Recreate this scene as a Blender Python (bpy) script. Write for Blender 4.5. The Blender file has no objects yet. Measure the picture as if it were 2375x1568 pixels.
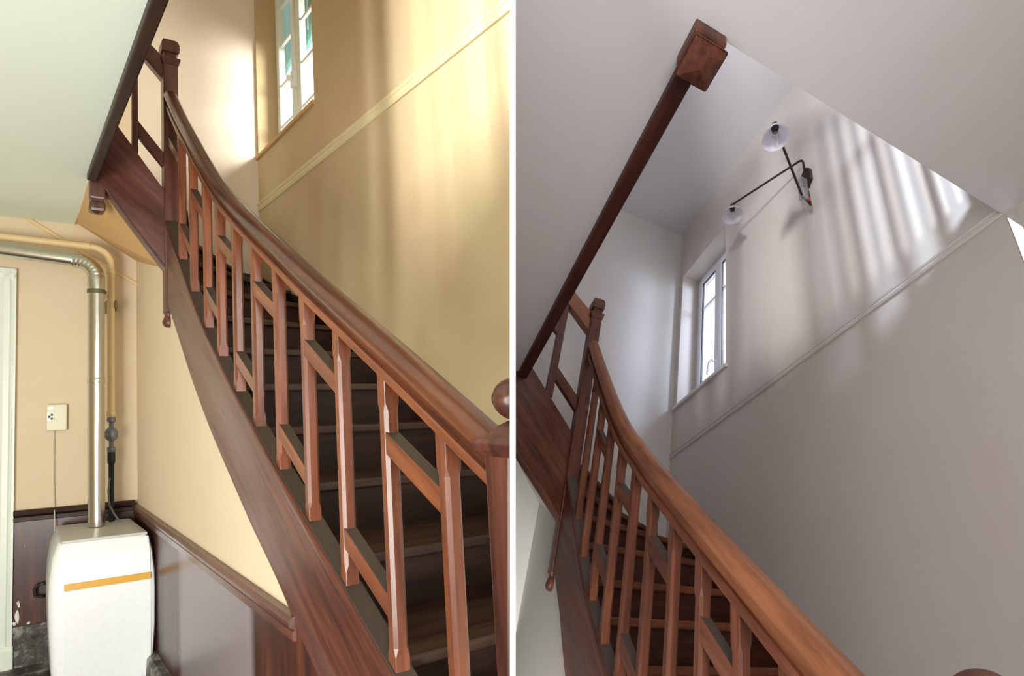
import bpy, bmesh, math, random
from mathutils import Vector, Matrix
random.seed(7)
SC = bpy.context.scene
COL = SC.collection

# ------------------------------------------------------------------ camera
FOC = 1224.0 / 2375.0            # focal length / frame width
def unit(v): return Vector(v).normalized()
# directions of each stairwell, seen in the camera frame (x right, y up, -z forward):
# along = the way the lower flight climbs, across = towards the window wall, up = its verticals
LB = dict(along=unit((-.690, -.100, -.716)), across=unit((.865, -.041, -.501)), up=unit((-.0622, .9948, -.0802)))
RB = dict(along=unit((-.232, -.518, -.823)), across=unit((.891, -.246, -.381)), up=unit((.207, .833, -.514)))
UPC = LB['up']
fwd = Vector((0, 0, -1)); Yc = (fwd - UPC * fwd.dot(UPC)).normalized(); Xc = Yc.cross(UPC)
ROT = Matrix((Xc, Yc, UPC))       # camera frame -> world
EYE = Vector((0, 0, 1.658))
def cw(v): return EYE + ROT @ Vector(v)
cam = bpy.data.objects.new('camera', bpy.data.cameras.new('camera')); COL.objects.link(cam)
cam.data.sensor_fit = 'HORIZONTAL'; cam.data.sensor_width = 36; cam.data.lens = 36 * FOC
cam.data.clip_start = .02
cam.matrix_world = Matrix.Translation(EYE) @ ROT.to_4x4()
SC.camera = cam

class Room:
    """metric coordinates of one stairwell: (along, across, up) -> world"""
    def __init__(s, B, origin, side, cut):
        s.M = ROT @ Matrix((B['along'], B['across'], B['up'])).transposed()
        s.O = cw(origin); s.side = side; s.cut = cut
    def w(s, c): return s.O + s.M @ Vector(c)
DIV = .90                          # front edge of the dividing wall, in front of the camera
DX0, DX1 = -.00368, .00625
LEFT = Room(LB, (-2.757, -1.180, -3.85), -1, DX0 - .0004)
RIGHT = Room(RB, (.353, -.522, -3.10), 1, DX1 + .0004)

# ------------------------------------------------------------------ light and exposure
W = bpy.data.worlds.new('sky'); SC.world = W; W.use_nodes = True
bg = W.node_tree.nodes['Background']; bg.inputs[0].default_value = (.93, .97, 1, 1); bg.inputs[1].default_value = 1.6
vs = SC.view_settings; vs.view_transform = 'Standard'; vs.look = 'None'; vs.exposure = 0; vs.gamma = 1; vs.use_curve_mapping = False
SC.cycles.use_denoising = True
SC.cycles.max_bounces = 8; SC.cycles.diffuse_bounces = 5; SC.cycles.transparent_max_bounces = 12
SC.cycles.sample_clamp_indirect = 6
def area(name, pos, target, size, power, col, spread=180):
    l = bpy.data.lights.new(name, 'AREA'); l.shape = 'RECTANGLE'; l.size, l.size_y = size; l.energy = power; l.color = col; l.spread = math.radians(spread)
    o = bpy.data.objects.new(name, l); COL.objects.link(o); o.location = pos
    o.rotation_euler = (Vector(target) - Vector(pos)).to_track_quat('-Z', 'Y').to_euler()
    return o
# daylight of the upstairs window (above the ceiling), hall door and stair windows, plus added lights
area('daylight_upstairs', LEFT.w((-5.0, -1.1, 2.78)), LEFT.w((-2.6, .87, 2.3)), (.12, .45), 185, (.95, .97, 1), 130)
area('daylight_hall_door', cw((-1.7, -.55, .7)), LEFT.w((-1.6, -.9, .9)), (1.3, 1.9), 92, (1, .99, .95), 160)
area('daylight_side_window', LEFT.w((-1.0, 2.0, 3.55)), LEFT.w((0, .35, 2.7)), (.6, .8), 45, (1, .98, .95), 90)
area('added_streak_light', RIGHT.w((-3.85, -.4, 1.7)), RIGHT.w((-1.2, 1.08, .0)), (.16, .45), 96, (.70, .84, 1), 120)  # added light above the ceiling that throws the wall streaks
area('daylight_stair_window', RIGHT.w((-1.0, 2.3, 1.75)), RIGHT.w((.57, .45, .75)), (.6, .7), 19, (.62, .74, 1), 90)
area('daylight_hall', RIGHT.w((-3.2, -.6, -.95)), RIGHT.w((-.5, .2, -.5)), (.7, 1.3), 20, (.98, .95, .93), 170)
area('added_wall_fill', RIGHT.w((-2.2, -.3, -2.25)), RIGHT.w((.57, -.3, -1.35)), (.3, .5), 12, (.97, 1, .94), 60)  # added fill for the low wall under the stairs, no real source

# ------------------------------------------------------------------ materials
def nmat(name):
    m = bpy.data.materials.new(name); m.use_nodes = True; nt = m.node_tree
    return m, nt, nt.nodes['Principled BSDF']
def srgb(r, g, b):
    f = lambda c: (c / 255 / 12.92) if c / 255 <= .04045 else ((c / 255 + .055) / 1.055) ** 2.4
    return (f(r), f(g), f(b), 1)
def ramp(nt, stops):
    n = nt.nodes.new('ShaderNodeValToRGB'); cr = n.color_ramp
    while len(cr.elements) < len(stops): cr.elements.new(.5)
    for e, (p, c) in zip(cr.elements, stops): e.position = p; e.color = c
    return n
def link(nt, a, b): nt.links.new(a, b)
def noise(nt, vec, scale, detail=4, rough=.55):
    n = nt.nodes.new('ShaderNodeTexNoise'); n.inputs['Scale'].default_value = scale; n.inputs['Detail'].default_value = detail; n.inputs['Roughness'].default_value = rough
    if vec is not None: link(nt, vec, n.inputs['Vector'])
    return n
def mixc(nt, fac, a, b, mode='MIX'):
    n = nt.nodes.new('ShaderNodeMix'); n.data_type = 'RGBA'; n.blend_type = mode
    for s, v in ((n.inputs[0], fac), (n.inputs[6], a), (n.inputs[7], b)):
        if hasattr(v, 'is_linked') or hasattr(v, 'links'): link(nt, v, s)
        else: s.default_value = v
    return n.outputs[2]
def attr(nt, name):
    n = nt.nodes.new('ShaderNodeAttribute'); n.attribute_name = name; return n
def plain(name, col, rough=.5, metal=0, spec=.5, bump=0, bscale=40):
    m, nt, p = nmat(name); p.inputs['Roughness'].default_value = rough; p.inputs['Metallic'].default_value = metal; p.inputs['Specular IOR Level'].default_value = spec
    g = attr(nt, 'grain'); n = noise(nt, g.outputs['Vector'], bscale)
    d = tuple(c * .965 for c in col[:3]) + (1,); l = tuple(min(1, c * 1.015) for c in col[:3]) + (1,)
    r = ramp(nt, [(.3, d), (.7, l)]); link(nt, n.outputs[0], r.inputs[0]); link(nt, r.outputs[0], p.inputs['Base Color'])
    if bump:
        b = nt.nodes.new('ShaderNodeBump'); b.inputs['Strength'].default_value = bump; b.inputs['Distance'].default_value = .01
        link(nt, n.outputs[0], b.inputs['Height']); link(nt, b.outputs[0], p.inputs['Normal'])
    return m
def plaster(name, col, stain, amt=.35, rough=.75):
    """painted plaster: broad drifts of tone, a little rolled texture"""
    m, nt, p = nmat(name); p.inputs['Roughness'].default_value = rough; p.inputs['Specular IOR Level'].default_value = .3
    g = attr(nt, 'grain').outputs['Vector']
    n = noise(nt, g, 1.3, 3); r = ramp(nt, [(.35, (0, 0, 0, 1)), (.75, (amt, amt, amt, 1))]); link(nt, n.outputs[0], r.inputs[0])
    link(nt, mixc(nt, r.outputs[0], col, stain), p.inputs['Base Color'])
    n2 = noise(nt, g, 90, 3); b = nt.nodes.new('ShaderNodeBump'); b.inputs['Strength'].default_value = .08; b.inputs['Distance'].default_value = .004
    link(nt, n2.outputs[0], b.inputs['Height']); link(nt, b.outputs[0], p.inputs['Normal'])
    return m
def wood(name, dark, mid, light, rough=.35, spec=.5, worn=None, wornamt=.5, coat=0, wscale=2.2, knots=None):
    """varnished wood: streaks run along the 'grain' coordinates' first axis"""
    m, nt, p = nmat(name); p.inputs['Specular IOR Level'].default_value = spec; p.inputs['Coat Weight'].default_value = coat; p.inputs['Coat Roughness'].default_value = .15
    g = attr(nt, 'grain').outputs['Vector']
    n = noise(nt, g, 34, 6, .65); r = ramp(nt, [(.28, dark), (.5, mid), (.74, light)]); link(nt, n.outputs[0], r.inputs[0]); col = r.outputs[0]
    n2 = noise(nt, g, 9, 3); r2 = ramp(nt, [(.35, (.72, .72, .72, 1)), (.7, (1.12, 1.12, 1.12, 1))]); link(nt, n2.outputs[0], r2.inputs[0])
    col = mixc(nt, 1.0, col, r2.outputs[0], 'MULTIPLY')
    if worn:
        n3 = noise(nt, g, wscale * 2.6, 4, .6); r3 = ramp(nt, [(.52, (0, 0, 0, 1)), (.66, (wornamt,) * 3 + (1,))]); link(nt, n3.outputs[0], r3.inputs[0])
        col = mixc(nt, r3.outputs[0], col, worn)
    if knots:
        v = nt.nodes.new('ShaderNodeTexVoronoi'); v.inputs['Scale'].default_value = 7; link(nt, attr(nt, 'room').outputs['Vector'], v.inputs['Vector'])
        r4 = ramp(nt, [(.05, (.8, .8, .8, 1)), (.13, (0, 0, 0, 1))]); link(nt, v.outputs['Distance'], r4.inputs[0]); col = mixc(nt, r4.outputs[0], col, knots)
    link(nt, col, p.inputs['Base Color'])
    rr = ramp(nt, [(.3, (rough * .8,) * 3 + (1,)), (.7, (min(1, rough * 1.35),) * 3 + (1,))]); link(nt, n2.outputs[0], rr.inputs[0]); link(nt, rr.outputs[0], p.inputs['Roughness'])
    b = nt.nodes.new('ShaderNodeBump'); b.inputs['Strength'].default_value = .12; b.inputs['Distance'].default_value = .004
    link(nt, n.outputs[0], b.inputs['Height']); link(nt, b.outputs[0], p.inputs['Normal'])
    return m
def glass(name, tint=(1, 1, 1, 1), clear=.9):
    m = bpy.data.materials.new(name); m.use_nodes = True; nt = m.node_tree; nt.nodes.clear()
    o = nt.nodes.new('ShaderNodeOutputMaterial'); t = nt.nodes.new('ShaderNodeBsdfTransparent'); t.inputs[0].default_value = tint
    gl = nt.nodes.new('ShaderNodeBsdfGlossy'); gl.inputs['Roughness'].default_value = .05; mx = nt.nodes.new('ShaderNodeMixShader'); mx.inputs[0].default_value = 1 - clear
    link(nt, t.outputs[0], mx.inputs[1]); link(nt, gl.outputs[0], mx.inputs[2]); link(nt, mx.outputs[0], o.inputs[0]); return m
def frosted(name):
    m = bpy.data.materials.new(name); m.use_nodes = True; nt = m.node_tree; nt.nodes.clear()
    o = nt.nodes.new('ShaderNodeOutputMaterial'); t = nt.nodes.new('ShaderNodeBsdfTransparent'); t.inputs[0].default_value = (.93, .92, .95, 1)
    d = nt.nodes.new('ShaderNodeBsdfTranslucent'); d.inputs[0].default_value = (.85, .84, .88, 1)
    d2 = nt.nodes.new('ShaderNodeBsdfPrincipled'); d2.inputs['Base Color'].default_value = (.72, .71, .76, 1); d2.inputs['Roughness'].default_value = .12
    m1 = nt.nodes.new('ShaderNodeMixShader'); m1.inputs[0].default_value = .55; m2 = nt.nodes.new('ShaderNodeMixShader'); m2.inputs[0].default_value = .62
    link(nt, d.outputs[0], m1.inputs[1]); link(nt, d2.outputs[0], m1.inputs[2]); link(nt, t.outputs[0], m2.inputs[1]); link(nt, m1.outputs[0], m2.inputs[2]); link(nt, m2.outputs[0], o.inputs[0]); return m

M = dict(
    # left stairwell
    ochre=plaster('ochre_wall_paint', srgb(200, 182, 140), srgb(190, 156, 124), .6),
    peach=plaster('peach_wall_paint', srgb(222, 205, 176), srgb(214, 190, 156), .4),
    paleback=plaster('cream_wall_paint', srgb(232, 220, 200), srgb(224, 206, 180), .4),
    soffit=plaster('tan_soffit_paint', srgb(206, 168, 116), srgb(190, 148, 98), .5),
    lceil=plaster('pale_green_ceiling_paint', srgb(232, 242, 228), srgb(226, 238, 220), .3),
    ltrim=plain('cream_moulding', srgb(222, 206, 160), .5),
    lwood=wood('red_brown_varnish', srgb(54, 26, 20), srgb(92, 48, 37), srgb(120, 68, 52), .32, .6, srgb(126, 92, 86), .4, .25),
    lbal=wood('baluster_varnish', srgb(84, 40, 22), srgb(124, 66, 37), srgb(148, 84, 50), .3, .6, srgb(140, 96, 84), .35, .2),
    lrail=wood('handrail_varnish', srgb(50, 26, 18), srgb(86, 46, 31), srgb(116, 66, 40), .28, .6, srgb(164, 90, 38), .7, .3, 1.0),
    ltread=wood('dark_tread_varnish', srgb(34, 18, 12), srgb(60, 34, 22), srgb(84, 54, 36), .38, .5, srgb(98, 78, 58), .5, .15),
    lriser=wood('dark_riser_varnish', srgb(28, 13, 9), srgb(50, 26, 17), srgb(66, 38, 26), .45, .4),
    ldust=plain('grey_dusty_varnish', srgb(66, 55, 46), .5), rdust=plain('grey_brown_dusty_wood', srgb(72, 56, 48), .6),
    dado=None,
    boiler=plain('white_enamel', srgb(248, 251, 251), .28), boilergrey=plain('grey_enamel', srgb(196, 196, 190), .35),
    stripe=plain('yellow_band', srgb(226, 168, 40), .35), steel=plain('galvanised_steel', srgb(206, 202, 192), .24, 1, .5, .1, 14),
    pipe=plain('cream_painted_pipe', srgb(226, 198, 146), .45), valve=plain('grey_cast_valve', srgb(120, 124, 128), .4, .3),
    black=plain('black_rubber', srgb(30, 29, 29), .5), olive=plain('olive_band', srgb(104, 98, 64), .5, .4),
    ivory=plain('ivory_plastic', srgb(222, 218, 186), .4), lwhite=plain('white_gloss_joinery', srgb(232, 238, 226), .35), cable=plain('ivory_cable', srgb(206, 200, 174), .5),
    teal=plain('teal_shutter_paint', srgb(108, 168, 160), .5), stone=None, flake=plain('white_paint_flake', srgb(225, 222, 212), .8),
    # right stairwell
    rwall=plaster('white_wall_paint', srgb(200, 192, 186), srgb(190, 178, 170), .5),
    rback=plaster('white_back_wall_paint', srgb(202, 198, 194), srgb(194, 186, 180), .4),
    rceil=plaster('white_ceiling_paint', srgb(208, 206, 208), srgb(196, 190, 186), .4),
    rtrim=plain('white_moulding', srgb(206, 200, 196), .45),
    rwood=wood('brown_stained_pine', srgb(58, 27, 19), srgb(94, 50, 35), srgb(120, 70, 50), .42, .4, srgb(120, 84, 64), .4),
    rbal=wood('stripped_pine_baluster', srgb(78, 40, 27), srgb(113, 64, 44), srgb(142, 86, 62), .45, .35, srgb(172, 112, 84), .4),
    rrail=wood('stripped_pine_rail', srgb(108, 64, 43), srgb(150, 94, 63), srgb(174, 114, 78), .38, .4, srgb(150, 84, 54), .35, .1, 1.6, srgb(96, 52, 34)),
    rtread=wood('stripped_pine_tread', srgb(72, 36, 22), srgb(116, 66, 42), srgb(148, 90, 58), .5, .3),
    rriser=wood('brown_pine_riser', srgb(46, 20, 13), srgb(74, 37, 24), srgb(96, 52, 34), .5, .3),
    rdark=wood('dark_beam', srgb(44, 16, 12), srgb(66, 28, 20), srgb(84, 40, 28), .45, .4),
    pvc=plain('white_pvc', srgb(226, 226, 232), .3), seal=plain('black_seal', srgb(38, 40, 58), .5),
    glass=glass('window_glass'), bulb=glass('bulb_glass', (.95, .93, .9, 1), .78), shade=frosted('frosted_lamp_glass'), brass=plain('dark_bronze', srgb(58, 44, 36), .38, .7), film=glass('plastic_film', (.85, .86, .88, 1), .7),
    red=plain('red_tag', srgb(196, 32, 26), .5), white=plain('white_divider_paint', srgb(255, 255, 255), .9),
)
def dado_mat():
    """red-brown varnished boarding, a grey reflection painted in as one broad patch, chipped to white"""
    m, nt, p = nmat('wainscot_varnish'); g = attr(nt, 'grain').outputs['Vector']
    n = noise(nt, g, 16, 5, .6); r = ramp(nt, [(.3, srgb(34, 17, 14)), (.55, srgb(74, 36, 26)), (.78, srgb(116, 64, 36))]); link(nt, n.outputs[0], r.inputs[0])
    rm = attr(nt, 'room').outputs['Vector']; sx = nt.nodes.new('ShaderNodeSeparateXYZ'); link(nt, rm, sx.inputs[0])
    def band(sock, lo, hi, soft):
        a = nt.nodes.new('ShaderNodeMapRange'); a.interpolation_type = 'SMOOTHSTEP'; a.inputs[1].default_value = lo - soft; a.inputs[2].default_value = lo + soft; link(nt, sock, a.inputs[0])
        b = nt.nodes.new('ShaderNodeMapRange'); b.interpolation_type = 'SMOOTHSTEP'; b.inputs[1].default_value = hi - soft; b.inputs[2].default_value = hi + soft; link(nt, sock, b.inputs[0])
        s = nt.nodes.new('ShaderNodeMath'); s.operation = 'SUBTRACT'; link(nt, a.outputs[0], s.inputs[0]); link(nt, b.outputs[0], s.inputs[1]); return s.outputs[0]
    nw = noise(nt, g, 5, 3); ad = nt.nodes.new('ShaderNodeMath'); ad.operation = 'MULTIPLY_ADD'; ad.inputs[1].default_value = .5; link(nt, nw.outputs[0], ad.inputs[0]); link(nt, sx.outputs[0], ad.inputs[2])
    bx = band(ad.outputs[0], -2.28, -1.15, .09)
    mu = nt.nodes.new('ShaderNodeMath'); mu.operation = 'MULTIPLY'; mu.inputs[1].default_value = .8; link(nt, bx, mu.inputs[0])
    col = mixc(nt, mu.outputs[0], r.outputs[0], srgb(146, 136, 142))  # reflected sheen put into the colour as a grey patch
    v = noise(nt, g, 60, 2); r2 = ramp(nt, [(.735, (0, 0, 0, 1)), (.75, (1, 1, 1, 1))]); link(nt, v.outputs[0], r2.inputs[0])
    col = mixc(nt, r2.outputs[0], col, srgb(216, 208, 196)); link(nt, col, p.inputs['Base Color'])
    p.inputs['Roughness'].default_value = .34; p.inputs['Coat Weight'].default_value = .12; p.inputs['Coat Roughness'].default_value = .2; return m
def stone_mat():
    m, nt, p = nmat('dirty_stone_floor'); g = attr(nt, 'grain').outputs['Vector']
    n = noise(nt, g, 7, 6, .75); r = ramp(nt, [(.36, srgb(34, 32, 30)), (.5, srgb(78, 76, 70)), (.6, srgb(150, 148, 138))]); link(nt, n.outputs[0], r.inputs[0]); link(nt, r.outputs[0], p.inputs['Base Color']); p.inputs['Roughness'].default_value = .6; return m
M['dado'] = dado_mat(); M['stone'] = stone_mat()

# ------------------------------------------------------------------ mesh helpers (all in room metres)
class MB:
    def __init__(s): s.v = []; s.f = []; s.g = []; s.sm = []
    def add(s, vs, fs, grain=None, smooth=False):
        o = len(s.v); s.v += [tuple(x) for x in vs]; s.f += [tuple(i + o for i in f) for f in fs]; s.sm += [smooth] * len(fs)
        s.g += [None] * len(vs) if grain is None else [tuple(x) for x in grain]
        return s
    def box(s, a, b, g):
        (a0, a1), (b0, b1), (g0, g1) = a, b, g
        vs = [(x, y, z) for z in (g0, g1) for x, y in ((a0, b0), (a1, b0), (a1, b1), (a0, b1))]
        return s.add(vs, [(0, 3, 2, 1), (4, 5, 6, 7), (0, 1, 5, 4), (1, 2, 6, 5), (2, 3, 7, 6), (3, 0, 4, 7)])
    def prism(s, poly, axis, lo, hi):
        """poly given in the two other axes, in order; extruded along axis"""
        def P(p, t): c = list(p); c.insert(axis, t); return tuple(c)
        n = len(poly); vs = [P(p, lo) for p in poly] + [P(p, hi) for p in poly]
        return s.add(vs, [tuple(range(n - 1, -1, -1)), tuple(range(n, 2 * n))] + [(i, (i + 1) % n, n + (i + 1) % n, n + i) for i in range(n)])
    def loft(s, rings, cap=True, smooth=False, closed=True):
        n = len(rings[0]); vs = [p for r in rings for p in r]; fs = []
        for k in range(len(rings) - 1):
            for i in range(n if closed else n - 1):
                j = (i + 1) % n; fs.append((k * n + i, k * n + j, (k + 1) * n + j, (k + 1) * n + i))
        if cap: fs += [tuple(range(n - 1, -1, -1)), tuple(range((len(rings) - 1) * n, len(rings) * n))]
        return s.add(vs, fs, None, smooth)
    def squares(s, ca, cb, prof, seg=None):
        """stack of squares: prof = [(half width, height)...]"""
        return s.loft([[(ca - h, cb - h, z), (ca + h, cb - h, z), (ca + h, cb + h, z), (ca - h, cb + h, z)] for h, z in prof])
    def lathe(s, ca, cb, prof, n=24):
        return s.loft([[(ca + r * math.cos(t), cb + r * math.sin(t), z) for t in [2 * math.pi * i / n for i in range(n)]] for r, z in prof], True, True)
    def tube(s, path, r, n=12, smooth=True):
        pts = [Vector(p) for p in path]; rings = []; ref = None
        for i, p in enumerate(pts):
            d = (pts[min(i + 1, len(pts) - 1)] - pts[max(i - 1, 0)]).normalized()
            if ref is None: ref = d.orthogonal().normalized()
            ref = (ref - d * ref.dot(d)).normalized(); e = d.cross(ref); rr = r[i] if isinstance(r, (list, tuple)) else r
            rings.append([tuple(p + ref * (rr * math.cos(t)) + e * (rr * math.sin(t))) for t in [2 * math.pi * k / n for k in range(n)]])
        return s.loft(rings, True, smooth)
    def sweep(s, path, sec, b0):
        """sec = [(across offset, height)] carried along a path in the (along, up) plane, square to it"""
        pts = [Vector(p) for p in path]; rings = []; gr = []; L = 0
        for i, p in enumerate(pts):
            d = (pts[min(i + 1, len(pts) - 1)] - pts[max(i - 1, 0)]).normalized(); nrm = Vector((-d.y, d.x)); nrm = -nrm if nrm.y < 0 else nrm
            if i: L += (pts[i] - pts[i - 1]).length
            rings.append([(p.x + nrm.x * h, b0 + o, p.y + nrm.y * h) for o, h in sec]); gr += [(L * .09, o, h) for o, h in sec]
        k = len(s.v); s.loft(rings, True, True); s.g[k:] = gr
        return s
    def build(s, name, room, mat, parent=None, dirv=None, bevel=0, seg=2, clip=True):
        me = bpy.data.meshes.new(name); base = parent_base(parent)
        wv = [room.w(c) for c in s.v] if room else [Vector(c) for c in s.v]
        me.from_pydata([w - base for w in wv], [], s.f)
        d = Vector(dirv).normalized() if dirv else None; off = Vector((random.random() * 9, random.random() * 9, random.random() * 9))
        ga = me.attributes.new('grain', 'FLOAT_VECTOR', 'POINT'); ra = me.attributes.new('room', 'FLOAT_VECTOR', 'POINT')
        for i, c in enumerate(s.v):
            p = Vector(s.g[i]) if s.g[i] is not None else Vector(c)
            if s.g[i] is None and d: p = p - d * (p.dot(d) * .91)
            ga.data[i].vector = p + off; ra.data[i].vector = c
        bm = bmesh.new(); bm.from_mesh(me)
        for f, q in zip(bm.faces, s.sm): f.smooth = q
        bmesh.ops.recalc_face_normals(bm, faces=bm.faces[:])
        if room and clip:                              # end against the dividing wall
            co = cw((room.cut, 0, 0)) - base; no = ROT @ Vector((1, 0, 0))
            sgn = room.side
            if any((v.co - co).dot(no) * sgn < -1e-6 for v in bm.verts):
                r = bmesh.ops.bisect_plane(bm, geom=bm.verts[:] + bm.edges[:] + bm.faces[:], dist=1e-6, plane_co=co, plane_no=no * -sgn, clear_outer=True)
                ed = [e for e in r['geom_cut'] if isinstance(e, bmesh.types.BMEdge)]
                if ed: bmesh.ops.triangle_fill(bm, edges=ed, use_beauty=True)
        bm.to_mesh(me); bm.free()
        if any(s.sm): me.set_sharp_from_angle(angle=math.radians(38))
        me.materials.append(mat)
        o = bpy.data.objects.new(name, me); COL.objects.link(o)
        if parent: o.parent = parent
        if bevel:
            b = o.modifiers.new('edge', 'BEVEL'); b.width = bevel; b.segments = seg; b.limit_method = 'ANGLE'; b.angle_limit = math.radians(40); b.harden_normals = False
        return o
def parent_base(p):
    b = Vector((0, 0, 0))
    while p: b += p.location; p = p.parent
    return b
def thing(name, loc, label, cat, group=None):
    o = bpy.data.objects.new(name, None); COL.objects.link(o); o.location = loc; o.empty_display_size = .1
    o['label'] = label; o['category'] = cat
    if group: o['group'] = group
    return o
def struct(o, label=None):
    o['kind'] = 'structure'
    if label: o['label'] = label
    return o
def rect(lo, hi, wall, thick, axis, room, name, mat, holes=(), **k):
    """flat wall slab across one axis, with rectangular holes: lo/hi and holes in the two other axes"""
    mb = MB(); us = sorted({lo[0], hi[0], *[h[0] for h in holes], *[h[1] for h in holes]}); vs_ = sorted({lo[1], hi[1], *[h[2] for h in holes], *[h[3] for h in holes]})
    for u0, u1 in zip(us, us[1:]):
        for v0, v1 in zip(vs_, vs_[1:]):
            if any(h[0] <= u0 and u1 <= h[1] and h[2] <= v0 and v1 <= h[3] for h in holes): continue
            mb.prism([(u0, v0), (u1, v0), (u1, v1), (u0, v1)], axis, wall, wall + thick)
    return struct(mb.build(name, room, mat, **k))
def interp(tab, x):
    t = sorted(tab)
    if x <= t[0][0]: (x0, y0), (x1, y1) = t[0], t[1]
    elif x >= t[-1][0]: (x0, y0), (x1, y1) = t[-2], t[-1]
    else:
        for (x0, y0), (x1, y1) in zip(t, t[1:]):
            if x0 <= x <= x1: break
    return y0 + (y1 - y0) * (x - x0) / (x1 - x0)
def dense(tab, n=4):
    """Catmull-Rom points through a curve given as points"""
    P = [Vector(p) for p in tab]; out = []
    for i in range(len(P) - 1):
        a, b, c, d = P[max(i - 1, 0)], P[i], P[i + 1], P[min(i + 2, len(P) - 1)]
        for k in range(n):
            t = k / n; out.append(.5 * ((2 * b) + (c - a) * t + (2 * a - 5 * b + 4 * c - d) * t * t + (3 * b - a - 3 * c + d) * t ** 3))
    return [tuple(p) for p in out] + [tuple(P[-1])]

# ------------------------------------------------------------------ dividing wall between the two stairwells
mb = MB(); vs8 = [cw((x, y, z)) for z in (-DIV, -6.5) for x, y in ((DX0, -4), (DX1, -4), (DX1, 4.5), (DX0, 4.5))]
mb.add([tuple(v) for v in vs8], [(0, 1, 2, 3), (4, 7, 6, 5), (0, 4, 5, 1), (1, 5, 6, 2), (2, 6, 7, 3), (3, 7, 4, 0)])
struct(mb.build('wall_divider', None, M['white']), 'thin white wall edge between the two stairwells')

# ------------------------------------------------------------------ left stairwell: shell
R = LEFT; FL, CE, UF, WB = -1.0, 2.0, 2.28, .875      # floor, ceiling, upper floor, window wall
TOP = 4.6
MB().box((-5.7, .3), (-3, WB + .3), (FL - .1, FL)).build('floor', R, M['stone'])
struct(bpy.data.objects['floor'], 'dirty dark stone floor beside the boiler')
rect((-3, FL), (.02, TOP), 0, .12, 0, R, 'wall_back_hall', M['peach'])
rect((.02, 1.2), (WB, TOP), 0, .12, 0, R, 'wall_back', M['paleback'])
rect((-5.7, FL), (0, TOP), WB, .215, 1, R, 'wall_right', M['ochre'], holes=[(-1.145, -.02, 2.775, 4.35)])
W2 = MB(); W2.prism([(0, FL), (0, 1.79), (-1.15, 1.72), (-1.3, 1.25), (-1.75, .8), (-2.45, .33), (-3.1, -.1), (-3.6, -.45), (-4.0, -.7), (-4.05, FL)], 1, .02, .04)
struct(W2.build('wall_spandrel', R, M['peach']))
mb = MB().box((-5.7, .02), (-3, -.345), (CE, UF)); mb.box((-5.7, -3.99), (-.345, WB), (CE, UF)); struct(mb.build('ceiling', R, M['lceil']), 'pale green underside of the upper floor')
struct(MB().box((-5.7, .1), (-3, WB + .1), (TOP, TOP + .1)).build('ceiling_upper', R, M['paleback']))
rect((-5.7, FL), (.1, TOP), -3, -.1, 1, R, 'wall_left', M['peach'])
rect((-3, CE), (WB, TOP), -5.7, -.1, 0, R, 'wall_front_upper', M['paleback'])
struct(MB().box((-4.27, .02), (-.68, -.60), (UF, TOP)).build('wall_light_stop', R, M['paleback']))  # unseen partition added to cut the upstairs light off the window wall
# soffit under the upper flight
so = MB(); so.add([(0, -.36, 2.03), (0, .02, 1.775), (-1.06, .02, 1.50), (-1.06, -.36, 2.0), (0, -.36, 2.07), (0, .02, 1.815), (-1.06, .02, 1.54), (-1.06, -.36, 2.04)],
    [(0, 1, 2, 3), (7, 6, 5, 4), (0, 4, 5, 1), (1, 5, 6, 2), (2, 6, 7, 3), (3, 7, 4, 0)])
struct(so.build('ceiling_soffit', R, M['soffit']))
# sloping bead on the hall wall, dado boarding with cap rails, wall moulding upstairs
struct(MB().prism([(-.62, 1.998), (-.58, 1.998), (.02, 1.606), (.02, 1.580)], 0, -.012, 0).build('trim_1', R, M['pipe']))
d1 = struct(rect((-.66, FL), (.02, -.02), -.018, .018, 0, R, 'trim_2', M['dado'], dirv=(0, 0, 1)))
MB().prism([(-.018, -.075), (-.03, -.07), (-.03, -.045), (-.022, -.04), (-.04, -.03), (-.045, -.012), (-.03, 0), (0, 0), (0, -.075)], 1, -.66, .0).build('cap_rail', R, M['lriser'], d1, (0, 1, 0))
struct(MB().box((-.03, 0), (-.655, .0), (FL, -.745)).build('baseboard_back', R, M['stone']))
struct(MB().prism([(.004, FL), (-.055, FL), (-.05, -.86), (-.035, -.84), (.004, -.84)], 0, -1.6, -.03).build('baseboard_right', R, M['stone']))
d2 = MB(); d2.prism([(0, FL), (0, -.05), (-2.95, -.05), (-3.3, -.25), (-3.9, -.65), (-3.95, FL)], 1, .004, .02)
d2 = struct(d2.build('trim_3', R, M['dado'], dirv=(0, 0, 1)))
MB().prism([(.006, -.11), (-.008, -.105), (-.008, -.075), (.0, -.07), (-.016, -.062), (-.022, -.042), (-.008, -.03), (.02, -.03), (.02, -.11)][::-1], 0, -2.96, 0).build('cap_rail', R, M['lwood'], d2, (1, 0, 0))
def moulding(room, wb, a0, a1, g0, g1, h, name, mat):
    prof = [(0, 0), (-.010, 0), (-.014, .14), (-.006, .2), (-.012, .3), (-.012, .5), (-.006, .56), (-.014, .66), (-.018, .82), (-.010, 1), (0, 1)]
    mb = MB(); mb.loft([[(a, wb + o, g + h * t) for o, t in prof] for a, g in ((a0, g0), (a1, g1))]); return struct(mb.build(name, room, mat))
moulding(R, WB, 0, -6, 2.293, 2.335, .075, 'trim_4', M['ltrim'])

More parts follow.
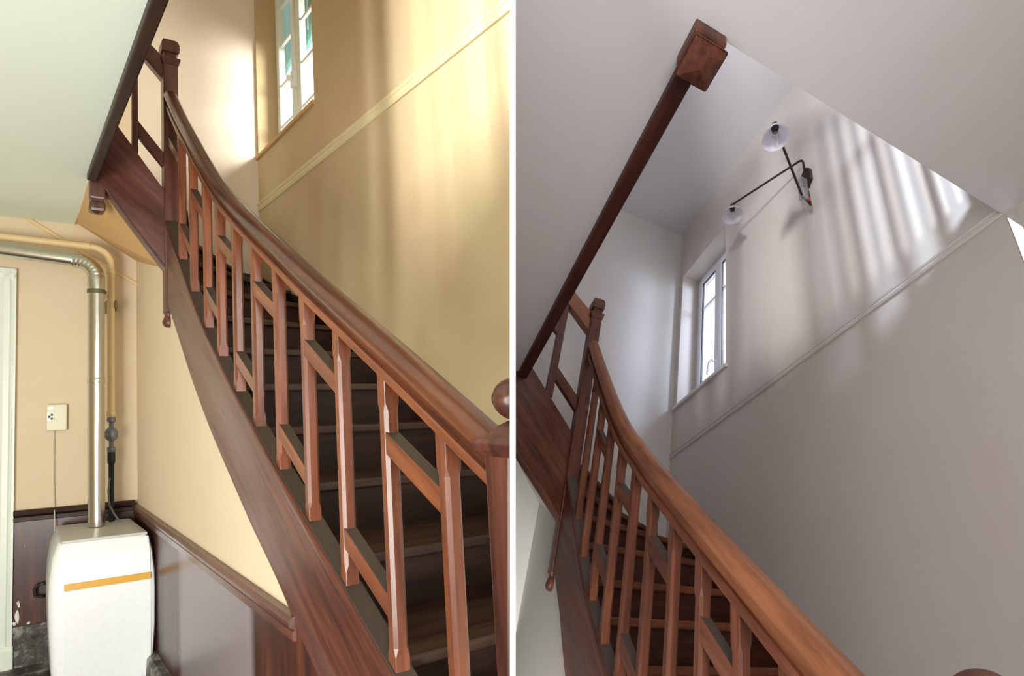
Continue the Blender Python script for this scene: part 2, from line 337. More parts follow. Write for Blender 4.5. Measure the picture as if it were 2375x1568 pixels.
# window in the ochre wall
def make_window(room, name, wb, rec, a_lo, a_hi, g_lo, g_hi, fmat, mull, mw, bars, glassmat, seal=None, stile=.05, depth=.05):
    """casement pair set back in the wall: frame, two sashes, panes, glazing bars"""
    b0, b1 = wb + rec, wb + rec + depth
    o = MB(); f = .045
    for (x0, x1, z0, z1) in ((a_lo, a_hi, g_lo, g_lo + f), (a_lo, a_hi, g_hi - f, g_hi), (a_lo, a_lo + f, g_lo + f, g_hi - f), (a_hi - f, a_hi, g_lo + f, g_hi - f)): o.box((x0, x1), (b0, b1), (z0, z1))
    win = struct(o.build(name, room, fmat, bevel=.004))
    for (x0, x1) in ((a_lo + f, mull - .004), (mull + .004, a_hi - f)):
        s = MB(); z0, z1 = g_lo + f, g_hi - f
        sw = [mw / 2 if abs(x0 - mull) < .01 else stile, mw / 2 if abs(x1 - mull) < .01 else stile]
        for (p, q, u, v) in ((x0, x1, z0, z0 + stile), (x0, x1, z1 - stile, z1), (x0, x0 + sw[0], z0 + stile, z1 - stile), (x1 - sw[1], x1, z0 + stile, z1 - stile)): s.box((p, q), (b0 - .012, b1 - .012), (u, v))
        so_ = s.build('sash', room, fmat, win, bevel=.005)
        g0, g1 = x0 + sw[0], x1 - sw[1]
        MB().box((g0, g1), (b0 + .012, b0 + .018), (z0 + stile, z1 - stile)).build('pane', room, glassmat, so_)
        for t in bars:
            z = g_lo + (g_hi - g_lo) * t; MB().box((g0, g1), (b0 + .002, b0 + .024), (z - .011, z + .011)).build('glazing_bar', room, fmat, so_)
        if seal:
            e = MB()
            for (p, q, u, v) in ((g0, g1, z0 + stile, z0 + stile + .008), (g0, g1, z1 - stile - .008, z1 - stile), (g0, g0 + .010, z0 + stile, z1 - stile), (g1 - .010, g1, z0 + stile, z1 - stile)): e.box((p, q), (b0 - .002, b0 + .012), (u, v))
            e.build('seal', room, seal, so_)
    return win
wl = make_window(R, 'window_1', WB, .16, -1.145, -.02, 2.775, 4.35, M['lwhite'], -.47, .16, (.17, .40, .63, .85), M['glass'])
wl['label'] = 'old white wooden casement window high in the ochre wall'
MB().box((-1.16, -.0), (WB - .02, WB + .17), (2.745, 2.775)).build('window_sill', R, M['soffit'], wl, bevel=.004)
MB().tube([(-.47, WB + .125, 2.95), (-.47, WB + .125, 4.3)], .011, 8).build('espagnolette_rod', R, M['lwhite'], wl)
h = MB().box((-.50, -.44), (WB + .11, WB + .15), (3.22, 3.36)); h.box((-.485, -.455), (WB + .075, WB + .12), (3.27, 3.31)).build('latch', R, M['lwhite'], wl, bevel=.006)
for x0, x1 in ((-.04, .36), (-.62, -.10)):
    sh = MB().prism([(x0, 3.82), (x1, 3.66), (x1, 4.5), (x0, 4.5)], 1, WB + .30, WB + .33); sho = sh.build('shutter', R, M['teal'], wl, bevel=.004)
    MB().box(((x0 + x1) / 2 - .008, (x0 + x1) / 2 + .008), (WB + .292, WB + .30), (3.84, 4.4)).build('slat_rod', R, M['lwhite'], sho)

# doorway at the left edge of the hall wall
dr = MB(); ps = [(0, 0), (-.02, 0), (-.03, .02), (-.03, .05), (-.018, .06), (-.03, .07), (-.03, .082), (0, .082)]
dr.loft([[(o, -.74 + t, z) for o, t in ps] for z in (FL + .14, 1.635)]); dr.loft([[(o, b, 1.553 + t) for o, t in ps] for b in (-1.7, -.658)])
dr = struct(dr.build('door_1', R, M['lwhite']), 'white door frame cut by the left edge')
MB().box((-.006, .02), (-1.62, -.74), (FL, 1.56)).build('door_leaf', R, M['lwhite'], dr)
MB().prism([(0, FL), (-.05, FL), (-.05, FL + .12), (-.035, FL + .145), (0, FL + .145)], 1, -.752, -.652).build('plinth_block', R, M['lwhite'], dr, bevel=.006)

# ------------------------------------------------------------------ staircase builder
def baluster(room, a, b, g0, g1, mat, parent, h=.0185, name='baluster'):
    mb = MB(); rings = []
    for c, z in ((.0015, g0), (.0015, g0 + .055), (.008, g0 + .075), (.008, g1 - .10), (.0015, g1 - .08), (.0015, g1)):
        rings.append([(a - h, b - h + c, z), (a - h + c, b - h, z), (a + h - c, b - h, z), (a + h, b - h + c, z), (a + h, b + h - c, z), (a + h - c, b + h, z), (a - h + c, b + h, z), (a - h, b + h - c, z)])
    mb.loft(rings); return mb.build(name, room, mat, parent, (0, 0, 1))
RAIL = [(-0.01, 0), (-0.01, 0.034), (-0.014, 0.045), (-0.026, 0.05), (-0.034, 0.055), (-0.036, 0.062), (-0.033, 0.075), (-0.025, 0.088), (-0.012, 0.096), (0.012, 0.096), (0.025, 0.088), (0.033, 0.075), (0.036, 0.062), (0.034, 0.055), (0.026, 0.05), (0.014, 0.045), (0.01, 0.034), (0.01, 0)]
RAILBAR = [(-.024, -.002), (-.024, .014), (-.020, .018), (.020, .018), (.024, .014), (.024, -.002)]
def dusty(o, room, mat):
    """dust-grey upper faces"""
    up = (room.M @ Vector((0, 0, 1))).normalized(); o.data.materials.append(mat)
    for p in o.data.polygons:
        if p.normal.dot(up) > .45: p.material_index = 1
def staircase(room, d, label):
    an = d['newel']; bc = .027
    root = thing('staircase', room.w((d['foot'], .4, d['floor'])), label, 'staircase')
    # strings
    top, bot = d['top'], d['bot']
    sp = [(a, g) for a, g in dense(top, 3)] + [(a, g) for a, g in dense(bot[::-1], 3)]
    st = MB().prism(sp, 1, 0, .055).build('outer_string', room, d['m_string'], root, (1, 0, .65), bevel=.003)
    dusty(st, room, d['m_dust'])
    MB().sweep([(a, g - .010) for a, g in dense(top, 3)], [(-.006, -.022), (-.006, -.016), (-.0075, -.012), (-.0075, .001), (-.0045, .006), (.0, .007), (.0, -.022)], .0).build('bead', room, d['m_string'], st)
    # treads and risers
    N = d['nosings']
    for k, ((g, i0, o0), (g1, i1, o1)) in enumerate(zip(N, N[1:])):
        i0, o0, i1, o1 = map(Vector, (i0, o0, i1, o1))
        e = (o0 - i0).normalized(); n = Vector((-e.y, e.x)); mid = (i1 + o1) / 2 - (i0 + o0) / 2
        if n.dot(mid) > 0: n = -n
        poly = [tuple(i0 + n * .028), tuple(o0 + n * .028)]
        if abs(o0.y - d['wall']) < 1e-3 and abs(o1.x - d['back']) < 1e-3: poly.append((d['back'], d['wall']))
        back = -n * .02
        poly += [tuple(o1 + back * (0 if len(poly) > 2 else 1)), tuple(i1 + back)]
        t = MB().prism(poly, 2, g - .034, g); t.build('tread', room, d['m_tread'], root, (e.x, e.y, 0), bevel=.009, seg=3)
        r = MB().prism([tuple(i0), tuple(o0), tuple(o0 - n * .02), tuple(i0 - n * .02)], 2, g - d['rise'] - .002, g - .034); r.build('riser', room, d['m_riser'], root, (e.x, e.y, 0))
    # skirting boards on the walls
    for pts, ax, pos in d['skirts']:
        MB().prism(pts, ax, pos - .014, pos).build('wall_string', room, d['m_riser'], root, (1, 0, .5) if ax == 1 else (0, 1, -.5), bevel=.003)
    # handrail
    path = dense(d['rail'], 5)
    hr = MB().sweep(path, RAIL, bc).build('handrail', room, d['m_rail'], root)
    MB().sweep(path, RAILBAR, bc).build('rail_fillet', room, d['m_bal'], hr)
    # balusters and the slanting stays between them
    for a in d['bal']:
        c = a - .018; baluster(room, c, bc, interp(top, c) - .03, interp(d['rail'], c) + .005, d['m_bal'], root)
    cs = [an - .05] + [a - .018 for a in d['bal']]
    for (a0, g0), (a1, g1) in d['stays']:
        m = (g1 - g0) / (a1 - a0); x0 = min(cs, key=lambda c: abs(c - a0)); x1 = cs[cs.index(x0) + 1]; f = lambda x: g0 + m * (x - a0)
        o = MB().prism([(x0, f(x0) + .006), (x1, f(x1) + .006), (x1, f(x1) - .052), (x0, f(x0) - .052)], 1, bc - .017, bc + .017).build('stay', room, d['m_bal'], root, (1, 0, .62), bevel=.002)
        dusty(o, room, d['m_dust'])
    # tall newel with cap and pendant
    h = .039; ca, cb = an - h, h - .008; T, B = d['ntop'], d['nbot']
    nw = MB().squares(ca, cb, [(h - .004, B), (h, B + .006), (h, T - .175), (h, T - .16)]).build('newel_post', room, d['m_newel'], root, (0, 0, 1), bevel=.005)
    MB().squares(ca, cb, [(h, T - .17), (h + .004, T - .165), (h + .012, T - .135), (h + .012, T - .125), (.034, T - .115), (.030, T - .10), (.032, T - .093), (.046, T - .085), (.048, T - .06), (.046, T - .03), (.038, T - .008), (.028, T)]).build('newel_cap', room, d['m_newel'], nw, (0, 0, 1), bevel=.003)
    MB().lathe(ca, cb - .018, [(.03, B + .006), (.02, B - .012), (.018, B - .02), (.024, B - .032), (.031, B - .05), (.031, B - .062), (.024, B - .078), (.010, B - .086), (.001, B - .087)], 20).build('pendant_drop', room, d['m_newel'], nw)
    # upper flight: string, rail, baluster, stay
    a0, a1 = an - .055, an - .005
    MB().prism(d['string2'], 0, a0, a1).build('upper_string', room, d['m_string'], root, (0, 1, -1), bevel=.003)
    MB().prism(d['string2_foot'], 0, a0 - .01, a1 + .01).build('string_underlip', room, d['m_string'], root, (0, 1, -1), bevel=.002)
    MB().prism(d['rail2'], 0, a0 - .005, a1 + .005).build('upper_rail', room, d['m_rail'] if d.get('lightrail') else d['m_string'], root, (0, 1, -1), bevel=.008)
    for (b0, b1, g0, g1) in d['bal2']:
        MB().box((a0 + .005, a1 - .005), (b0, b1), (g0, g1)).build('upper_baluster', room, d['m_newel'], root, (0, 0, 1), bevel=.005)
    for q in d['stay2']:
        MB().prism(q, 0, a0 + .006, a1 - .006).build('upper_stay', room, d['m_newel'], root, (0, 1, -1), bevel=.003)
    # landing beam along the ceiling edge, its pendant post, and an unseen guard added to cast wall streaks
    (lb0, lb1), (la0, la1), lg = d['beam']
    MB().box((la0, la1), (lb0, lb1), (lg - .035, lg + .26)).build('landing_beam', room, d['m_beam'], root, (1, 0, 0), bevel=.006)
    for (pa, pb, hh, z0, z1, zp) in d['pend']:
        pn = MB().squares(pa, pb, [(hh, z1), (hh, z0 + .012), (hh - .004, z0)]).build('pendant_post', room, d['m_newel'], root, (0, 0, 1), bevel=.004)
        MB().squares(pa, pb, [(hh * .86, z0 + .004), (hh * .86, z0 - .012), (hh * 1.0, z0 - .02), (hh * 1.06, z0 - .035), (hh * 1.06, zp + .03), (hh * .96, zp + .016), (hh * .4, zp + .004), (.004, zp)]).build('pendant_cap', room, d['m_newel'], pn, (0, 0, 1), bevel=.006)
    gz = d['upfloor']
    n = int((la1 - la0) / d['gsp'])
    for i in range(n):
        a = la0 + .1 + i * d['gsp']; MB().box((a - .012, a + .012), (lb0 + .01, lb0 + .034), (gz, gz + .85)).build('added_guard_baluster', room, d['m_bal'], root, (0, 0, 1))
    MB().box((la0, la1), (lb0, lb1 + .02), (gz + .85, gz + .92)).build('added_guard_rail', room, d['m_rail'], root, (1, 0, 0), bevel=.01)
    na, (nb0, nb1) = d['near']  # second guard along the near edge, also added for its streaks
    for i in range(int((nb1 - nb0) / d['gsp'])):
        b = nb0 + .06 + i * d['gsp']; MB().box((na - .012, na + .012), (b - .012, b + .012), (gz, gz + .85)).build('added_guard_baluster', room, d['m_bal'], root, (0, 0, 1))
    MB().box((na - .03, na + .03), (nb0, nb1), (gz + .85, gz + .92)).build('added_guard_rail', room, d['m_rail'], root, (0, 1, 0), bevel=.01)
    # foot newel with ball
    fa, fg, fh, br = d['foot'], d['footcap'], d['footw'], d['ball']
    fn = MB().squares(fa, bc, [(fh, d['floor']), (fh, fg)]).build('foot_newel', room, d['m_newel'], root, (0, 0, 1), bevel=.006)
    cp = MB().squares(fa, bc, [(fh, fg - .012), (fh + .006, fg - .006), (fh + .012, fg), (fh + .016, fg + .014), (fh + .010, fg + .022), (fh * .85, fg + .03), (fh * .6, fg + .045), (.012, fg + .056)]).build('newel_plate', room, d['m_newel'], fn, (0, 0, 1), bevel=.003)
    c = fg + .056 + br
    MB().lathe(fa, bc, [(.010, c - br - .01), (.010, c - br)] + [(max(.002, br * math.sin(t)) * (1.03 if abs(math.cos(t)) < .3 else 1), c - br * math.cos(t)) for t in [math.pi * i / 20 for i in range(1, 20)]] + [(.001, c + br)], 32).build('ball_finial', room, d['m_newel'], fn)
    return root

nl = []
for k in range(-4, 5): a = -3.495 + .32 * k; nl.append((.005 + .1885 * k, (a, .05), (a, WB)))
for k, i, o in ((5, (-1.95, .05), (-1.86, WB)), (6, (-1.74, .05), (-1.5, WB)), (7, (-1.53, .05), (-1.08, WB)), (8, (-1.33, .05), (-.6, WB)), (9, (-1.17, .06), (0, .78)), (10, (-1.06, .10), (0, .36)), (11, (-1.055, -.09), (0, .05)), (12, (-1.055, -.23), (0, -.15)), (13, (-1.055, -.33), (0, -.32))):
    nl.append((.005 + .1885 * k, i, o))
staircase(LEFT, dict(newel=-1.063, floor=FL, foot=-4.03, wall=WB, back=0, rise=.1885,
    m_string=M['lwood'], m_tread=M['ltread'], m_riser=M['lriser'], m_rail=M['lrail'], m_bal=M['lbal'], m_newel=M['lwood'], m_beam=M['lriser'], m_dust=M['ldust'],
    top=[(-1.10, 1.83), (-1.22, 1.694), (-1.293, 1.607), (-1.444, 1.474), (-1.70, 1.239), (-1.923, 1.047), (-2.105, .918), (-2.302, .77), (-2.633, .566), (-2.868, .421), (-3.111, .276), (-3.307, .157), (-3.563, .004), (-4.0, -.26)],
    bot=[(-1.10, 1.32), (-1.263, 1.178), (-1.428, 1.032), (-1.605, .872), (-1.746, .755), (-2.013, .552), (-2.442, .272), (-2.588, .182), (-2.802, .059), (-2.98, -.063), (-3.127, -.155), (-3.6, -.44), (-4.0, -.68)],
    nosings=nl,
    skirts=[([(0, 1.74), (-.5, 1.545), (-.75, 1.457), (-1.3, 1.30), (-1.95, .99), (-4.0, -.22), (-4.0, -.55), (-1.95, .6), (-.5, 1.0), (0, 1.2)], 1, WB), ([(WB, 1.74), (.6, 1.775), (.42, 1.88), (.2, 1.95), (.04, 1.97), (.04, 1.82), (.4, 1.5), (WB, 1.3)], 0, 0)],
    rail=[(-1.10, 2.525), (-1.367, 2.262), (-1.553, 2.093), (-1.794, 1.874), (-2.02, 1.684), (-2.254, 1.514), (-2.478, 1.370), (-2.752, 1.205), (-3.061, 1.018), (-3.394, .826), (-3.635, .688), (-3.876, .545), (-3.99, .478)],
    bal=[-1.392, -1.636, -1.89, -2.106, -2.34, -2.572, -2.807, -3.046, -3.284, -3.535, -3.783],
    stays=[((-1.14, 2.31), (-1.336, 2.15)), ((-1.407, 1.703), (-1.60, 1.54)), ((-1.644, 1.832), (-1.86, 1.66)), ((-1.90, 1.255), (-2.08, 1.13)), ((-2.12, 1.456), (-2.31, 1.34)), ((-2.36, .896), (-2.545, .783)), ((-2.59, 1.155), (-2.78, 1.045)), ((-2.825, .599), (-3.02, .475)), ((-3.06, .878), (-3.26, .76)), ((-3.31, .306), (-3.51, .19)), ((-3.555, .587), (-3.765, .476))],
    ntop=2.945, nbot=1.225,
    string2=[(.01, 1.97), (-.006, 1.979), (-.228, 2.32), (-.33, 2.47), (-.33, 1.99), (-.279, 1.908), (-.003, 1.481), (.01, 1.47)],
    string2_foot=[(-.279, 1.918), (-.003, 1.496), (-.003, 1.478), (-.279, 1.902)],
    rail2=[(.0, 2.82), (-.073, 2.896), (-.30, 3.13), (-.32, 3.03), (-.098, 2.79), (.0, 2.672)],
    bal2=[(-.163, -.131, 2.18, 2.86)], stay2=[[(-.131, 2.385), (0, 2.207), (0, 2.117), (-.131, 2.29)]],
    beam=((-.376, -.332), (-5.6, -1.12), CE), pend=[(-1.07, -.325, .036, 1.87, 2.2, 1.785)],
    near=(-4.04, (-.33, WB)), gsp=.105, upfloor=UF, footcap=.565, footw=.045, ball=.042),
    'dark red-brown varnished winding staircase with slatted balustrade against the ochre wall')

# ------------------------------------------------------------------ boiler, flue and pipework
bx = thing('boiler', LEFT.w((-.42, -.25, FL)), 'white floor-standing boiler with a yellow band, in the corner under the stairs', 'boiler')
prof = [(-.485, -.02, -.745, FL + .02), (-.50, -.002, -.757, -.66), (-.505, .0, -.76, -.45), (-.50, -.002, -.755, -.33), (-.485, -.012, -.735, -.21), (-.462, -.024, -.705, -.145), (-.452, -.032, -.695, -.128)]
rings = []
for b0, b1, af, z in prof:
    c = .03; rings.append([(-.10, b0 + .01, z), (af + c, b0, z), (af + .008, b0 + c * .4, z), (af, b0 + c, z), (af, b1 - c, z), (af + .008, b1 - c * .4, z), (af + c, b1, z), (-.10, b1 - .01, z)])
MB().loft(rings, True, True).build('casing', R, M['boilergrey'], bx)
MB().loft([[(af + .11, b0 - .003, z), (af + .03, b0 - .004, z), (af + .006, b0 + .008, z), (af - .003, b0 + .026, z), (af - .003, b1 - .026, z), (af + .006, b1 - .008, z), (af + .03, b1 + .002, z), (af + .11, b1 + .001, z)] for b0, b1, af, z in prof], True, True).build('front_shell', R, M['boiler'], bx)
MB().prism([(-.695, -.452), (-.695, -.032), (-.10, -.04), (-.10, -.444)], 2, -.129, -.112).build('top_panel', R, M['boilergrey'], bx, bevel=.004)
def sheet(z0, z1, name, mat, d=.006):
    mb = MB(); rr = []
    for z in [z0 + (z1 - z0) * i / 5 for i in range(6)]:
        af = interp([(q[3], q[2]) for q in prof], z); rr.append([(af - d, -.443, z), (af - d, -.028, z), (af + .01, -.028, z), (af + .01, -.443, z)])
    mb.loft(rr); return mb.build(name, R, mat, bx, bevel=.002)
sheet(-.335, -.135, 'upper_panel', M['boiler']); sheet(FL + .05, -.386, 'front_door', M['boiler'])
bd = sheet(-.382, -.345, 'yellow_band', M['stripe'], .014)
MB().box((-.72, -.14), (-.45, -.05), (FL, FL + .03)).build('plinth', R, M['black'], bx)

fx = thing('flue_pipe', LEFT.w((-.3, -.25, -.11)), 'shiny galvanised flue pipe rising from the boiler and bending left', 'flue pipe')
MB().tube([(-.3, -.248, -.108), (-.3, -.250, .5), (-.3, -.250, 1.5)], .047, 28).build('riser_pipe', R, M['steel'], fx)
el = []; er = []
for i in range(33):
    t = i / 32 * math.pi / 2; el.append((-.3 + .04 * (1 - math.cos(t)), -.25 - .12 * (1 - math.cos(t)), 1.56 + .12 * math.sin(t))); er.append(.0475 + (.0022 if i % 4 < 2 else 0))
MB().tube(el, er, 28).build('ribbed_elbow', R, M['steel'], fx)
MB().tube([(-.26, -.36, 1.683), (-.25, -.46, 1.692), (-.10, -1.4, 1.79)], [.047, .046, .044], 28).build('horizontal_pipe', R, M['steel'], fx)
MB().lathe(-.3, -.25, [(.049, 1.48), (.0495, 1.5), (.0495, 1.545), (.0485, 1.56)], 28).build('elbow_collar', R, M['steel'], fx)
cl = MB().lathe(-.3, -.25, [(.048, 1.452), (.0515, 1.455), (.0515, 1.478), (.048, 1.481)], 28).build('clamp_band', R, M['olive'], fx)
MB().box((-.305, -.0), (-.205, -.193), (1.458, 1.474)).build('clamp_bracket', R, M['olive'], cl, bevel=.002)
MB().lathe(-.3, -.25, [(.047, .835), (.0505, .842), (.0485, .855), (.0505, .868), (.047, .875)], 28).build('joint_ring', R, M['steel'], fx)
MB().tube([(-.26, -.36, 1.683), (-.258, -.375, 1.6835)], .0495, 28).build('pipe_collar', R, M['steel'], fx)

gx = thing('gas_pipe', LEFT.w((-.16, -.155, 0)), 'cream painted gas pipe with grey valve beside the flue', 'pipe')
pth = [(-.16, -.152, .60), (-.16, -.152, 1.68)] + [(-.16, -.152 - .11 * (1 - math.cos(t)), 1.70 + .11 * math.sin(t)) for t in [math.pi / 2 * i / 10 for i in range(11)]] + [(-.16, -.30, 1.812), (-.10, -1.4, 1.845)]
MB().tube(pth, .023, 18).build('painted_pipe', R, M['pipe'], gx)
for z in (1.64, .63): MB().lathe(-.16, -.152, [(.023, z - .02), (.027, z - .016), (.027, z + .016), (.023, z + .02)], 18).build('socket', R, M['pipe'], gx)
MB().tube([(-.16, -.275, 1.812), (-.16, -.315, 1.812)], .027, 18).build('socket', R, M['pipe'], gx)
hb = MB().box((-.15, 0), (-.175, -.12), (1.36, 1.44)); hb.box((-.19, -.15), (-.135, -.118), (1.375, 1.425)).build('holder_bat', R, M['olive'], gx, bevel=.004)
vv = MB().lathe(-.16, -.152, [(.017, .61), (.026, .60), (.026, .575), (.014, .565), (.014, .535), (.03, .52), (.038, .50), (.038, .47), (.03, .45), (.014, .435), (.014, .40), (.025, .395), (.025, .37), (.02, .36)], 20).build('valve', R, M['valve'], gx)
MB().tube([(-.16, -.16, .485), (-.20, -.20, .485)], [.026, .02], 14).build('valve_knob', R, M['valve'], vv)
MB().lathe(-.16, -.152, [(.020, .37), (.023, .36), (.023, .29), (.017, .28), (.017, -.108)], 16).build('hose', R, M['black'], gx)
MB().tube([(-.19, -.163, .19), (-.19, -.172, .1), (-.19, -.165, .0), (-.20, -.14, -.06), (-.23, -.115, -.105)], .006, 8).build('cable', R, M['valve'], gx)

tx = thing('thermostat', LEFT.w((0, -.44, .61)), 'ivory square control box with a switch on the hall wall', 'thermostat')
MB().box((-.035, 0), (-.497, -.385), (.522, .702)).build('cover', R, M['ivory'], tx, bevel=.006)
sw = MB().box((-.039, -.035), (-.493, -.455), (.585, .65)).build('switch_plate', R, M['lwhite'], tx, bevel=.002)
for y, z in ((-.482, .617), (-.468, .604), (-.468, .63)): MB().box((-.045, -.039), (y - .005, y + .005), (z - .007, z + .007)).build('rocker', R, M['black'], sw)
MB().box((-.038, -.035), (-.487, -.455), (.666, .686)).build('scale_window', R, M['lwhite'], tx)
MB().tube([(-.008, -.452, .522), (-.008, -.452, .2), (-.022, -.450, -.0), (-.052, -.450, -.02), (-.06, -.449, -.2)], .0035, 6).build('cable', R, M['cable'], tx)
hx = thing('wall_bracket', LEFT.w((-.03, -.52, -.53)), 'small black looped bracket on the dark boarding left of the boiler', 'bracket')
MB().tube([(-.018, -.47, -.49), (-.05, -.50, -.488), (-.05, -.54, -.492), (-.05, -.55, -.52), (-.05, -.545, -.56), (-.05, -.51, -.572), (-.018, -.47, -.572)], .0085, 10).build('loop', R, M['black'], hx)
MB().box((-.022, -.016), (-.49, -.455), (-.60, -.46)).build('plate', R, M['black'], hx)
fl = [(-.628, -.60, .020, 1.1, 'torn white paint flake highest on the dark boarding left of the boiler'), (-.632, -.685, .030, 1.5, 'long curved white paint flake low on the dark boarding by the door frame'),
      (-.648, -.722, .022, .6, 'small white paint flake just above the stone skirting, touching the door frame'), (-.575, -.733, .020, .7, 'round white paint flake at the foot of the boarding, nearest the boiler')]
for b, z, s_, asp, nm in fl:
    mb = MB(); n = 9; ring = [(b + s_ * .5 * (.5 + .7 * random.random()) * math.cos(2 * math.pi * i / n), z + s_ * asp * (.5 + .7 * random.random()) * math.sin(2 * math.pi * i / n)) for i in range(n)]
    mb.loft([[(-.018, y, w_) for y, w_ in ring], [(-.022 - .010 * random.random(), y, w_) for y, w_ in ring]])
    o = mb.build('paint_flake', R, M['flake']); o['label'] = nm; o['category'] = 'paint flake'; o['group'] = 'paint flakes on the dark boarding'

# ------------------------------------------------------------------ right stairwell: shell
R = RIGHT; FLR, CER, UFR, WR, BK, TOPR = -2.56, .239, .45, 1.08, .57, 2.53
struct(MB().box((-4.2, BK + .2), (-3.5, WR + .3), (FLR - .1, FLR)).build('floor', R, M['rtread'], dirv=(1, 0, 0)))
rect((-3.5, FLR), (WR, TOPR), BK, .15, 0, R, 'wall_back', M['rback'])
rect((-1.8, FLR), (BK, TOPR), WR, .3, 1, R, 'wall_right', M['rwall'], holes=[(-.19, .51, .60, 1.95)])
rect((-2.027, FLR), (-1.8, TOPR), WR, .012, 1, R, 'wall_right_end', M['rwall'])
rect((-4.2, FLR), (-2.064, TOPR), WR, .3, 1, R, 'wall_right_front', M['rwall'])
rect((-2.064, CER - .01), (-2.027, TOPR), WR, .3, 1, R, 'wall_right_lintel', M['rwall'])
rect((-3.5, FLR), (WR + .3, TOPR), -4.0, -.1, 0, R, 'wall_front', M['rwall'])
mb = MB().box((-4.0, BK), (-3.5, -.42), (CER, UFR)); mb.box((-4.0, -2.022), (-.42, WR), (CER, UFR))
struct(mb.build('ceiling', R, M['rceil']), 'white underside of the upper floor around the stair opening')
struct(MB().box((-4.1, BK + .1), (-3.5, WR + .3), (TOPR, TOPR + .1)).build('ceiling_upper', R, M['rceil']))
sp = MB().prism([(BK, FLR), (BK, -.24), (0, -.47), (-.1, -.75), (-.30, -1.03), (-.47, -1.24), (-1.0, -1.85), (-1.5, -2.25), (-1.9, FLR)], 1, .02, .04); struct(sp.build('wall_spandrel', R, M['rback']))
so = MB(); so.add([(BK, -.42, .21), (BK, .02, -.30), (-.02, .02, -.54), (-.02, -.42, -.10), (BK, -.42, .25), (BK, .02, -.26), (-.02, .02, -.50), (-.02, -.42, -.06)], [(0, 1, 2, 3), (7, 6, 5, 4), (0, 4, 5, 1), (1, 5, 6, 2), (2, 6, 7, 3), (3, 7, 4, 0)])
struct(so.build('ceiling_soffit', R, M['rback']))
struct(MB().box((-2.95, -2.88), (-.6, .15), (UFR, TOPR)).build('wall_light_stop', R, M['rwall']))  # added out of view to shade the wall beyond the streaks
moulding(R, WR, BK, -2.03, .176, .236, .041, 'trim_5', M['rtrim'])
wr = make_window(R, 'window_2', WR, .19, -.19, .51, .60, 1.95, M['pvc'], .16, .085, (.72,), M['glass'], M['seal'], .04)
wr['label'] = 'white modern casement window with a lever handle in the white wall'
MB().box((-.215, .545), (WR - .03, WR + .2), (.573, .60)).build('window_sill', R, M['rtrim'], wr, bevel=.004)
hd = MB().box((.145, .175), (WR + .16, WR + .18), (.80, .90)).build('handle', R, M['pvc'], wr, bevel=.006)
MB().tube([(.16, WR + .16, .87), (.16, WR + .12, .875), (.175, WR + .105, .86), (.19, WR + .10, .80), (.195, WR + .10, .76)], .010, 10).build('lever', R, M['pvc'], hd)
sl = struct(MB().box((-2.064, -2.027), (WR + .004, WR + .008), (FLR, CER)).build('window_3', R, M['glass']), 'narrow bright strip of window at the far right edge')

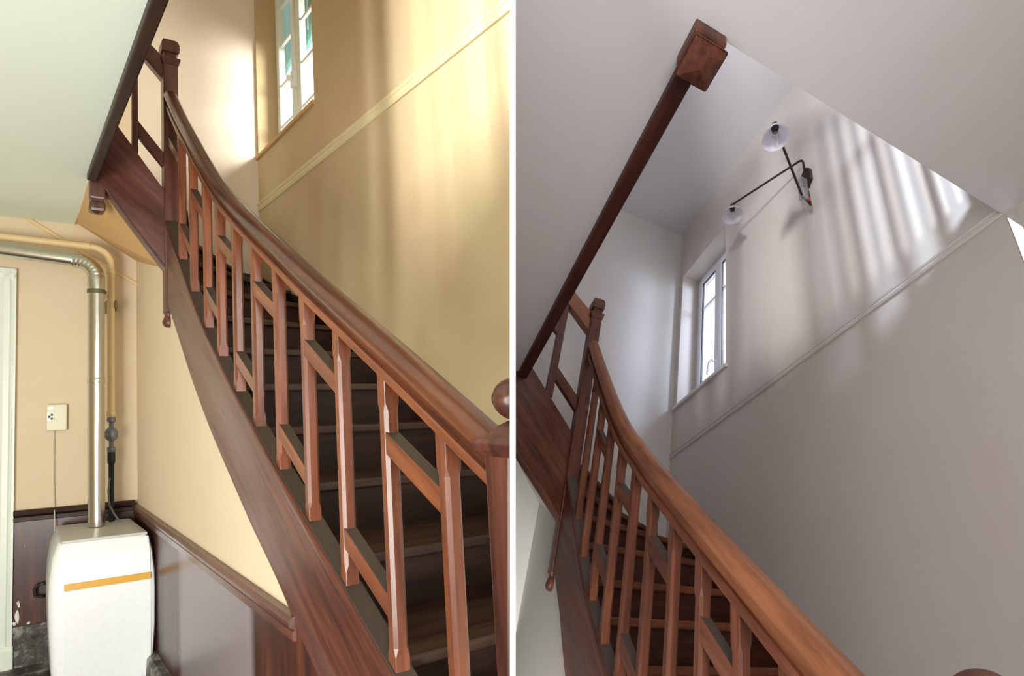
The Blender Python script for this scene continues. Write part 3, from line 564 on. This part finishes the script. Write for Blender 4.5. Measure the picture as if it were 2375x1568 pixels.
nr = []
for k in range(-7, 3): a = -.84 + .203 * k; nr.append((-1.222 + .167 * k, (a, .05), (a, WR)))
for k, i, o in ((3, (-.355, .05), (-.20, WR)), (4, (-.225, .05), (.16, WR)), (5, (-.09, .06), (BK, .98)), (6, (0, .09), (BK, .62)), (7, (0, -.05), (BK, .27)), (8, (0, -.215), (BK, -.08)), (9, (0, -.37), (BK, -.30))): nr.append((-1.222 + .167 * k, i, o))
staircase(RIGHT, dict(newel=0, floor=FLR, foot=-2.15, wall=WR, back=BK, rise=.167, lightrail=True,
    m_string=M['rwood'], m_tread=M['rtread'], m_riser=M['rriser'], m_rail=M['rrail'], m_bal=M['rbal'], m_newel=M['rwood'], m_beam=M['rdark'], m_dust=M['rdust'],
    top=[(-.03, -.26), (-.102, -.355), (-.219, -.497), (-.337, -.646), (-.492, -.839), (-.628, -.988), (-.764, -1.116), (-.913, -1.242), (-1.3, -1.55), (-2.1, -2.2)],
    bot=[(-.03, -.735), (-.133, -.855), (-.282, -1.009), (-.472, -1.239), (-.9, -1.66), (-1.4, -2.08), (-2.1, -2.52)],
    nosings=nr,
    skirts=[([(BK, -.438), (.3, -.50), (0, -.70), (-.43, -.84), (-.84, -1.18), (-2.1, -2.2), (-2.1, -2.5), (-.84, -1.5), (BK, -.9)], 1, WR), ([(WR, -.438), (.88, -.393), (.709, -.335), (.438, -.189), (-.1, .12), (-.1, -.15), (.4, -.55), (WR, -.8)], 0, BK)],
    rail=[(-.055, .475), (-.105, .41), (-.329, .116), (-.574, -.188), (-.779, -.412), (-.934, -.55), (-1.046, -.651), (-1.203, -.779), (-1.367, -.909), (-1.524, -1.034), (-1.681, -1.157), (-1.764, -1.222), (-2.11, -1.49)],
    bal=[-.267, -.43, -.604, -.775, -.943, -1.105, -1.274, -1.436, -1.60, -1.761, -1.93],
    stays=[((-.454, -.20), (-.60, -.345)), ((-.62, -.775), (-.765, -.905)), ((-.785, -.56), (-.935, -.68)), ((-.955, -1.12), (-1.095, -1.235)), ((-1.12, -.845), (-1.265, -.96)), ((-1.28, -1.40), (-1.425, -1.52)), ((-1.45, -1.11), (-1.592, -1.225))],
    ntop=.909, nbot=-.812,
    string2=[(.01, -.07), (-.005, -.063), (-.352, .294), (-.47, .415), (-.47, -.09), (-.317, -.241), (.005, -.557), (.01, -.56)],
    string2_foot=[(-.47, -.075), (.005, -.537), (.005, -.56), (-.47, -.095)],
    rail2=[(0, .785), (-.171, .918), (-.42, 1.11), (-.42, .99), (-.175, .791), (0, .633)],
    bal2=[(-.226, -.176, .135, .86)], stay2=[[(-.18, .339), (0, .165), (0, .078), (-.18, .258)], [(-.22, .64), (-.40, .79), (-.40, .72), (-.22, .565)]],
    beam=((-.425, -.364), (-1.97, -.0), CER), pend=[(-1.979, -.384, .054, .19, .3, .135)],
    near=(-2.07, (-.33, WR)), gsp=.105, upfloor=UFR, footcap=-1.40, footw=.045, ball=.055),
    'orange-brown stripped pine winding staircase with slatted balustrade between white walls')

# ------------------------------------------------------------------ two-armed wall lamp
lm = thing('wall_lamp', RIGHT.w((-1.118, WR, 1.467)), 'dark two-armed wall lamp with two glass shades on the white stairwell wall', 'wall lamp')
c0, g0, rr = -1.118, 1.462, .062
MB().prism([(c0 + rr * .72 * math.sin(t), g0 + rr * 1.45 * math.cos(t)) for t in [math.pi / 3 * i for i in range(6)]], 1, WR - .03, WR).build('wall_plate', R, M['brass'], lm, bevel=.004)
def arm(pts, name): return MB().tube(dense(pts, 6), .0075, 10).build(name, R, M['brass'], lm)
def bent(pts, r=.03):
    P = [Vector(p) for p in pts]; out = [P[0]]
    for a, b, c in zip(P, P[1:], P[2:]):
        u = b + (a - b).normalized() * min(r, (a - b).length * .45); v = b + (c - b).normalized() * min(r, (c - b).length * .45)
        out += [u * (1 - t) ** 2 + b * (2 * t * (1 - t)) + v * t * t for t in [i / 6 for i in range(7)]]
    return out + [P[-1]]
MB().tube(bent([(-1.11, WR - .02, 1.50), (-1.139, 1.02, 1.592), (-.645, .80, 1.585)]), .0075, 10).build('long_arm', R, M['brass'], lm)
MB().tube(bent([(-1.112, WR - .02, 1.42), (-1.158, 1.025, 1.15), (-1.175, .985, 1.15), (-1.150, .965, 1.20), (-1.432, .47, 1.185)], .025), .0075, 10).build('short_arm', R, M['brass'], lm)
MB().box((-1.185, -1.145), (WR - .15, WR - .09), (1.16, 1.34)).build('plastic_wrap', R, M['film'], lm, bevel=.01)
MB().box((-1.172, -1.156), (WR - .085, WR - .065), (1.168, 1.20)).build('red_tag', R, M['red'], lm)
for (a, b, z) in ((-1.432, .47, 1.165), (-.641, .80, 1.555)):
    sh = MB().loft([[(a + r_ * math.cos(t), b + r_ * math.sin(t), z + h_) for t in [2 * math.pi * i / 32 for i in range(32)]] for r_, h_ in ((.016, .0), (.024, -.006), (.044, -.024), (.062, -.048), (.076, -.078), (.0765, -.080), (.074, -.077), (.060, -.046), (.042, -.022), (.022, -.004), (.014, .0))], False, True).build('lamp_shade', R, M['shade'], lm)
    MB().lathe(a, b, [(.006, z + .03), (.018, z + .026), (.022, z + .012), (.022, z - .004), (.017, z - .008), (.017, z - .028), (.015, z - .030)], 20).build('lamp_holder', R, M['brass'], lm)
    MB().lathe(a, b, [(.011, z - .028), (.012, z - .038), (.019, z - .052), (.021, z - .062), (.017, z - .074), (.008, z - .080), (.001, z - .081)], 18).build('bulb', R, M['bulb'], lm)
